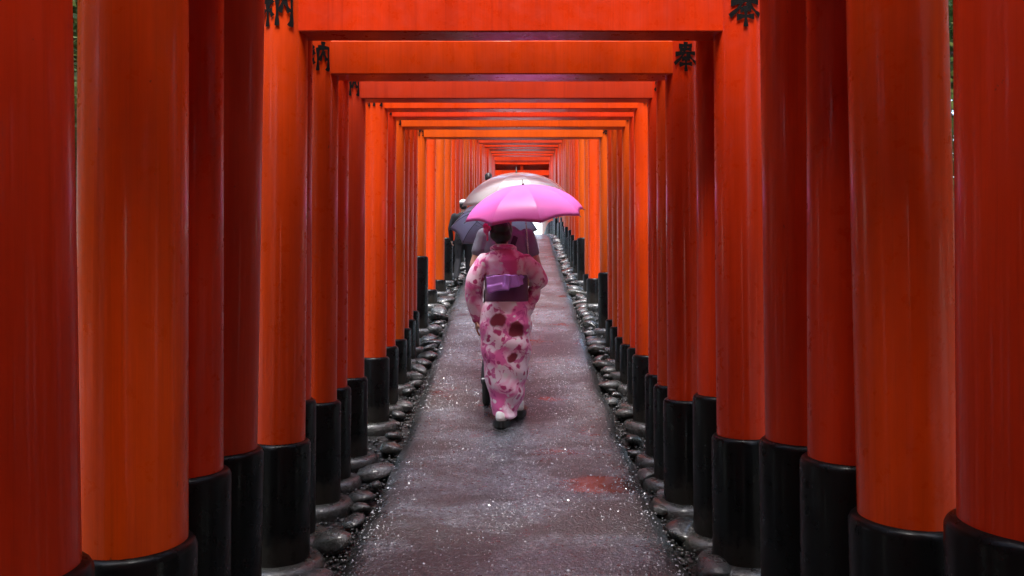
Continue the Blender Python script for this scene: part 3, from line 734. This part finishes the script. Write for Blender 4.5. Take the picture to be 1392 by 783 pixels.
def umbrella(label, apex, axis, r, depth, shaft_len, mat, twist=0.0, nribs=8, hook=True, ferr=.05, ribmat=None, name='umbrella'):
    """canopy of gored panels stretched between ribs; apex in world space, axis points up the shaft"""
    q = Vector((0, 0, 1)).rotation_difference(Vector(axis).normalized())
    root = empty(name, Vector(apex) - Vector(axis).normalized() * shaft_len)
    tag(root, label, 'umbrella', None)
    base = root.location.copy()
    T = lambda p: Vector(apex) + q @ Vector(p) - base
    nk = 12; per = 6; n = nribs * per; rs = []
    def prof(t): return r * math.sin(t * 1.22) / math.sin(1.22), -depth * (1 - math.cos(t * 1.22)) / (1 - math.cos(1.22))
    for i in range(1, nk + 1):
        t = i / nk; pr, pz = prof(t); ring = []
        for k in range(n):
            a = twist + 2 * math.pi * k / n; u = (k % per) / per; sag = math.sin(math.pi * u)
            cr = math.cos(math.pi / nribs) / math.cos((u - .5) * 2 * math.pi / nribs)      # straight chord between ribs
            rr = pr * (1 + (cr - 1) * .85 * t) * (1 - .05 * sag * t ** 3); zz = pz - .018 * sag * t ** 1.5 * (1 - t) * 2 + .022 * sag * t ** 4
            ring.append(T((rr * math.cos(a), rr * math.sin(a), zz)))
        rs.append(ring)
    v, f = rings(rs, False); v.append(T((0, 0, 0))); f += [(len(v) - 1, k, (k + 1) % n) for k in range(n)]
    me = sharp(mesh('canopy', v, f), 11); can = link('canopy', me, mat, root, False)
    so = can.modifiers.new('thickness', 'SOLIDIFY'); so.thickness = .0012; so.offset = -1
    for k in range(nribs):
        a = twist + 2 * math.pi * k / nribs; pts = []
        for i in range(nk + 1):
            pr, pz = prof(i / nk); pts.append(T((pr * math.cos(a), pr * math.sin(a), pz - .005)))
        rb = link('rib', mesh('rib', *tube_v(pts, [.0022] * len(pts), 5)), ribmat or M_STEEL, root)
        pr, pz = prof(.5); link('stretcher', mesh('stretcher', *tube_v([T((.008 * math.cos(a), .008 * math.sin(a), -depth * 1.15)), T((pr * math.cos(a), pr * math.sin(a), pz - .006))], [.002, .002], 5)), ribmat or M_STEEL, rb)
        pr, pz = prof(1); link('tip', mesh('tip', *tube_v([T((pr * .995 * math.cos(a), pr * .995 * math.sin(a), pz)), T((pr * 1.025 * math.cos(a), pr * 1.025 * math.sin(a), pz - .008))], [.004, .003], 6)), M_PLASTIC, rb)
    link('shaft', mesh('shaft', *tube_v([T((0, 0, -shaft_len + .08)), T((0, 0, .0))], [.0055, .005], 10)), ribmat or M_STEEL, root)
    link('ferrule', mesh('ferrule', *tube_v([T((0, 0, -.004)), T((0, 0, .012)), T((0, 0, .013)), T((0, 0, ferr))], [.011, .009, .005, .0035], 10)), M_PLASTIC, root)
    hp = [T((0, 0, -shaft_len + .10)), T((0, 0, -shaft_len + .02))]
    if hook: hp += [T((.03 * (1 - math.cos(t)), 0, -shaft_len + .02 - .03 * math.sin(t))) for t in np.linspace(.3, math.pi, 7)]
    else: hp += [T((0, 0, -shaft_len))]
    link('handle', mesh('handle', *tube_v(hp, [.010] * len(hp), 10)), M_PLASTIC, root)
    return root

# ------------------------------------------------------------------ the kimono wearer
def build_woman():
    y0 = 5.86; x0 = px_to_x(687, y0); g = zg(y0)
    W = empty('person', (x0, y0, g)); tag(W, 'person in a pink floral kimono with plum sash, seen from behind, walking uphill', 'person')
    # local: +y uphill (away), z up from the asphalt under her
    gl = lambda yy: zg(y0 + yy) - g
    fl, fr = gl(-.10), gl(.24)
    b = Blob()
    head(b, (-.035, .02, 1.495), W, .92)
    b.limb([(-.03, 0, 1.44), (-.02, -.01, 1.34), (0, -.01, 1.28)], [.048, .05, .07])
    b.loft([(.80, 0, 0, .15, .11), (.95, 0, 0, .13, .10), (1.15, 0, 0, .14, .10), (1.28, 0, -.01, .15, .085), (1.33, 0, -.01, .09, .06)])
    b.limb([(-.16, -.01, 1.27), (-.25, -.02, 1.04), (-.228, .02, .80)], [.045, .036, .024])
    b.limb([(.16, -.01, 1.27), (.275, -.01, 1.10), (.215, .22, 1.13)], [.045, .036, .024])
    hand(b, (-.228, .02, .81), (.01, .03, -1), (.9, .1, 0), -1, .35, .95)
    hand(b, (.213, .225, 1.13), (-.15, 1, .12), (-1, -.1, .1), 1, .95, .95)
    b.limb([(-.07, 0, .82), (-.05, .05, .45), (-.03, -.10, fl + .10)], [.085, .058, .036]); b.limb([(.07, 0, .82), (.07, .12, .46), (.10, .12, gl(.14) + .12)], [.085, .058, .036])
    body = b.build('body', M_SKIN, W, .006, 3)
    # kimono
    k = Blob()
    k.loft([(.055, .0, .0, .100, .150), (.085, .0, .01, .105, .150), (.18, .004, .01, .128, .155), (.26, .006, .015, .150, .16), (.43, .006, .015, .180, .165), (.60, .004, .005, .198, .165), (.78, 0, 0, .205, .165),
            (.92, .008, 0, .190, .145), (.99, .012, 0, .155, .125)], 48, 2.2)
    k.loft([(.94, .01, 0, .155, .12), (1.10, .008, 0, .155, .115), (1.20, .005, -.005, .168, .118), (1.28, .0, -.01, .185, .110), (1.325, 0, -.01, .160, .085), (1.36, -.005, -.01, .10, .072), (1.385, -.012, -.012, .072, .068)], 40, 2.2)
    k.limb([(-.165, -.01, 1.275), (-.225, -.015, 1.18), (-.25, -.01, 1.06), (-.245, 0, .95), (-.235, .01, .86), (-.228, .015, .82)], [.062, .072, .074, .066, .050, .040])
    k.ball((-.225, .03, .93), (.045, .085, .13)); 
    k.limb([(.165, -.01, 1.275), (.225, -.015, 1.20), (.272, -.005, 1.12), (.262, .10, 1.115), (.235, .19, 1.12)], [.062, .070, .068, .058, .048])
    k.ball((.20, .06, .965), (.045, .085, .155), Quaternion((0, 1, 0), .16)); k.ball((.235, .03, 1.05), (.05, .07, .11))
    def kd(co, n):
        d = folds(.008, 10, 26, 2)(co, n)
        if co.z < .9:   # cloth pulled diagonally round the legs
            t = co.z + .55 * co.x
            d += .010 * math.sin(t * 30 + 2.2 * noise.noise(co * 3)) * ss(.9, .75, co.z) * (.4 + .6 * ss(-.1, .35, noise.noise(co * 2.5 + Vector((3, 0, 0)))))
        return d
    kim = k.build('kimono', M_KIMONO, W, .0075, 5, kd)
    # collar standing off the nape
    co = Blob()
    pts = [Vector((-.015 + .092 * math.cos(t), -.005 + .082 * math.sin(t), 1.375 - .035 * math.sin(t) * (1 if math.sin(t) > 0 else .15) * 2.2)) for t in np.linspace(-math.pi * 1.18, math.pi * .18, 15)]
    co.limb(pts, [.017] * 15); link_c = co.build('collar', M_KIMONO, kim, .006, 3)
    u = Blob(); pts2 = [Vector((p.x * .9 - .0015, p.y * .9, p.z + .014)) for p in pts]; u.limb(pts2, [.010] * 15); u.build('under_collar', M_TABI, kim, .005, 2)
    # obi and its tied bow
    o = Blob(); o.loft([(.955, .011, 0, .168, .138), (.965, .011, 0, .172, .142), (1.06, .010, 0, .168, .136), (1.155, .006, -.002, .172, .136), (1.165, .006, -.002, .168, .132)], 48, 2.3)
    obi = o.build('sash', M_OBI, W, .007, 2, folds(.003, 2, 60, 8))
    w = Blob()
    q = Quaternion((0, 1, 0), -.16)
    w.box((-.058, -.165, 1.098), (.080, .030, .060), Quaternion((0, 1, 0), -.14)); w.box((-.075, -.175, 1.060), (.060, .028, .026), Quaternion((0, 1, 0), -.22))
    w.box((.060, -.158, 1.112), (.045, .024, .048), Quaternion((0, 1, 0), -.20)); w.box((.105, -.150, 1.130), (.042, .016, .020), Quaternion((0, 1, 0), -.75)); w.box((.105, -.150, 1.100), (.036, .016, .020), Quaternion((0, 1, 0), -.25))
    w.box((.016, -.178, 1.105), (.020, .030, .060), Quaternion((0, 1, 0), .1))
    w.build('sash_bow', M_BOW, obi, .005, 3, folds(.006, 60, 25, 5))
    # hair drawn up, with a flower
    h = Blob(); h.ball((-.035, -.008, 1.52), (.094, .100, .086)); h.ball((-.035, -.055, 1.475), (.086, .062, .062)); h.ball((-.03, -.075, 1.535), (.06, .05, .055)); h.ball((-.035, -.04, 1.435), (.055, .035, .03))
    hair = h.build('hair', M_HAIR, W, .007, 3, lambda co, n: .003 * noise.noise(co * 30))
    fl_ = Blob()
    for ring_, (rr, nn, s) in enumerate(((.030, 6, .023), (.015, 4, .018))):
        for j in range(nn):
            a = 2 * math.pi * j / nn + ring_; fl_.ball((-.150 - .012 * ring_, -.02 + rr * math.cos(a) * .8, 1.53 + rr * math.sin(a)), (.014, s, s))
    fl_.ball((-.155, -.045, 1.548), (.024, .024, .026)); fl_.ball((-.15, -.055, 1.512), (.024, .022, .024)); fl_.ball((-.128, -.06, 1.53), (.02, .02, .022)); fl_.limb([(-.14, -.03, 1.50), (-.142, -.035, 1.44)], [.007, .009])
    fl_.build('hair_flower', M_PINKFLOWER, hair, .004, 1)
    # tabi socks and sandals
    for sx, fy, gz, tilt in ((-.03, -.10, fl, .0), (.105, .12, gl(.14) + .012, .10)):
        t = Blob(); Rx = Matrix.Rotation(tilt, 3, 'X'); P = lambda x, y, z: Vector((sx, fy, gz + .05)) + Rx @ Vector((x * 1.22, y, z))
        t.limb([P(0, -.0, .055), P(0, -.010, .035)], [.042, .048]); t.limb([P(0, -.02, .022), P(.0, .06, .020), P(0, .12, .014)], [.046, .046, .036]); t.limb([P(-.02, .11, .014), P(-.022, .155, .010)], [.02, .016])
        t.build('sock', M_TABI, W, .006, 2)
        s = Blob(); prof = []
        for a in np.linspace(0, 2 * math.pi, 28, endpoint=False):
            prof.append((.056 * math.cos(a), .050 + .130 * math.sin(a)))
        rs = [[P(x, yy, zz) for x, yy in prof] for zz in (-.049, .000)]
        me = mesh('sandal', *rings(rs)); link('sandal', sharp(me, 40), M_SANDAL, W)
    return W
build_woman()
M_PINK = canopy_mat('pink_canopy', (.88, .20, .62), .40, .35, 0, .12)
def at(px, py, y): return Vector((px_to_x(px, y), y, zpx(py, y)))
def build_pink():
    hand_p = Vector((px_to_x(687, 5.86) + .205, 5.86 + .31, zg(5.86) + 1.135)); ap = at(711, 251, 5.99)
    ax = (ap - hand_p).normalized()
    umbrella('open bright pink umbrella held above the kimono wearer', ap, ax, .50, .25, (ap - hand_p).length + .10, M_PINK, R(12), 8, False, .045)
build_pink()

# ------------------------------------------------------------------ other walkers
def walker(label, px, y0, H, shirt, legs_mat, arm_up=None, sleeves=.5, strap=False, cap=False, stride=1.0, voxel=.008, heel=False, hang_fwd=0.0):
    """standing figure facing uphill; arm_up = local grip point of a raised left or right hand"""
    s = H / 1.72; x0 = px_to_x(px, y0); g = zg(y0); w = empty('person', (x0, y0, g)); tag(w, label, 'person')
    V = lambda x, y, z: Vector((x * s, y * s, z * s)); gl = lambda yy: zg(y0 + yy) - g
    b = Blob(); head(b, V(0, .03, 1.595), w, s, voxel < .009)
    b.limb([V(0, .0, 1.53), V(0, -.01, 1.43), V(0, -.01, 1.36)], [.056 * s, .058 * s, .08 * s])
    b.loft([(.88 * s, 0, 0, .155 * s, .10 * s), (1.05 * s, 0, 0, .145 * s, .10 * s), (1.28 * s, 0, 0, .175 * s, .11 * s), (1.40 * s, 0, -.01, .16 * s, .085 * s), (1.45 * s, 0, -.01, .08 * s, .06 * s)])
    arms = {}
    for k in (-1, 1):
        if arm_up and arm_up[0] == k:
            gp = Vector(arm_up[1]); el = Vector((k * .27 * s, -.02, 1.14 * s)); wr = gp + (el - gp).normalized() * .07
        else:
            el = V(k * .275, -.03, 1.13); wr = V(k * (.26 - .08 * hang_fwd), .08 + .18 * hang_fwd, .90 + .08 * hang_fwd)
        sh = V(k * .185, -.01, 1.39); arms[k] = (sh, el, wr)
        b.limb([sh, el, el.lerp(wr, .35), wr], [.052 * s, .040 * s, .038 * s, .027 * s])
        d = (wr - el).normalized()
        if arm_up and arm_up[0] == k: hand(b, wr, d + Vector((0, .3, 0)), (-k, .1, .1), -k * -1 if k > 0 else -1, .95, s)
        else: hand(b, wr, d, (-k * 1.0, .05, 0), k, .4, s)
    # legs: right ahead, left trailing
    hips = {-1: V(-.09, 0, .90), 1: V(.09, 0, .90)}; feet = {}
    a1 = Vector((.10 * s, .26 * stride * s, gl(.26 * stride * s) + .085 * s)); k1 = V(.10, .17 * stride, .52); 
    a0 = Vector((-.15 * s, -.22 * stride * s, gl(-.22 * s) + (.20 if heel else .10) * s)); k0 = V(-.11, .03, .48)
    for k, kn, an in ((1, k1, a1), (-1, k0, a0)):
        b.limb([hips[k], kn, kn.lerp(an, .3), an], [.085 * s, .058 * s, .056 * s, .038 * s]); feet[k] = an
    b.build('body', M_SKIN, w, max(.006, voxel * .8), 3)
    t = Blob()
    t.loft([(.86 * s, 0, 0, .180 * s, .125 * s), (1.05 * s, 0, 0, .172 * s, .122 * s), (1.28 * s, 0, 0, .195 * s, .130 * s), (1.40 * s, 0, -.01, .180 * s, .105 * s), (1.455 * s, 0, -.01, .105 * s, .08 * s), (1.475 * s, 0, -.01, .078 * s, .07 * s)])
    for k in (-1, 1):
        sh, el, wr = arms[k]
        if sleeves <= 1: t.limb([sh, sh.lerp(el, sleeves)], [.072 * s, .066 * s])
        else: t.limb([sh, el, wr], [.072 * s, .055 * s, .042 * s])
    t.build('shirt', shirt, w, voxel, 4, folds(.006, 6, 22, 1))
    p = Blob(); p.loft([(.80 * s, 0, 0, .165 * s, .115 * s), (.92 * s, 0, 0, .168 * s, .118 * s), (1.0 * s, 0, 0, .155 * s, .108 * s)])
    for k, kn, an in ((1, k1, a1), (-1, k0, a0)): p.limb([hips[k], kn, an + Vector((0, 0, .01))], [.100 * s, .074 * s, .056 * s])
    p.build('trousers', legs_mat, w, voxel, 3, folds(.005, 5, 30, 3))
    for k in (1, -1):
        an = feet[k]; sBl = Blob(); tilt = -R(58) if (heel and k < 0) else (-R(25) if k < 0 else R(10)); Rx = Matrix.Rotation(tilt, 3, 'X')
        P = lambda x, y, z: an + Rx @ Vector((x, y, z)) * s
        sBl.limb([P(0, -.045, -.055), P(0, .06, -.055), P(.008 * k, .16, -.06)], [.042 * s, .044 * s, .036 * s]); sBl.limb([P(0, -.01, -.03), P(0, 0, .01)], [.045 * s, .045 * s])
        sh_ = sBl.build('shoe', M_SHOE, w, voxel, 2)
        if voxel < .009:
            rim = Blob(); rim.limb([P(-.038, -.075, -.052), P(.038, -.075, -.052)], [.008, .008]); rim.build('heel_trim', M_WHITECAP, sh_, .005, 1)
    h = Blob(); h.ball(V(0, .005, 1.645), (.086 * s, .098 * s, .082 * s)); h.ball(V(0, -.035, 1.60), (.080 * s, .072 * s, .075 * s))
    hr = h.build('hair', M_HAIR, w, voxel, 2, lambda co, n: .005 * noise.noise(co * 35))
    if cap:
        c = Blob(); c.ball(V(0, .0, 1.68), (.092 * s, .102 * s, .070 * s)); c.ball(V(0, .11, 1.675), (.06 * s, .06 * s, .008)); c.build('cap', M_WHITECAP, w, voxel, 2)
    if strap:
        v, f = [], []; pts = [(-.17, -.02, .98), (-.13, -.118, 1.02), (-.04, -.138, 1.13), (.04, -.138, 1.25), (.09, -.125, 1.37), (.105, -.06, 1.455), (.105, .03, 1.44)]
        for q in pts:
            c = V(*q); n = Vector((.72, 0, -.68)) * .027 * s
            v += [c - n, c + n]
        f = [(2 * i, 2 * i + 1, 2 * i + 3, 2 * i + 2) for i in range(len(pts) - 1)]
        o = link('bag_strap', mesh('bag_strap', v, f), M_STRAP, w); m = o.modifiers.new('t', 'SOLIDIFY'); m.thickness = .006
        o.modifiers.new('s', 'SUBSURF').levels = 2; o.modifiers['s'].render_levels = 2
    return w
yM = 6.47
man_grip = Vector((-.10, .30, 1.22))
walker('person in a grey short sleeved shirt with a dark shoulder strap, ahead of the kimono', 687, yM, 1.74, M_GREYSHIRT, M_DARK, (-1, man_grip), .52, True, False, 1.0, .008, True, 1.0)
M_BLUE = canopy_mat('lavender_canopy', (.44, .45, .58), .6, .35, 0, .2)
gpos = Vector((px_to_x(687, yM), yM, zg(yM))) + man_grip
axB = Vector((-.05, .50, .84)).normalized(); apB = Vector((px_to_x(671, yM + .52), yM + .52, zpx(284, yM + .52)))
axB = (apB - gpos).normalized()
umbrella('slate blue lavender umbrella tilted forward, its dark underside showing beside the grey shirt', apB, axB, .41, .22, (apB - gpos).length + .10, M_BLUE, R(5), 8, False, .04, M_PLASTIC)
yC = 7.55
c_grip = Vector((.12, .26, 1.15))
walker('dark clad person ahead of the grey shirt, sheltering beneath a clear umbrella', 690, yC, 1.60, M_DARK, M_DARK, (1, c_grip), 1.5, False, False, .8, .010, False, 1.0)
M_GLARE_VINYL = canopy_mat('glare_white_vinyl', (.93, .94, .96), .22, .10, .08, 1.0)  # near-white colour stands in for sky glare on clear vinyl
gC = Vector((px_to_x(690, yC), yC, zg(yC))) + c_grip; apC = at(702, 234, yC + .10)
umbrella('clear silvery vinyl umbrella with a domed top behind the pink one', apC, (apC - gC).normalized(), .60, .31, (apC - gC).length + .10, M_GLARE_VINYL, R(20), 8, False, .06)
walker('dark haired person far up the path, head showing above the clear umbrella', 664, 16.5, 1.70, M_DARK, M_DARK, None, 1.5, False, False, .6, .014)
walker('small figure in a white cap and dark clothes beside the steep gates', 630, 11.5, 1.27, M_DARK, M_DARK, None, 1.5, False, True, .6, .012)
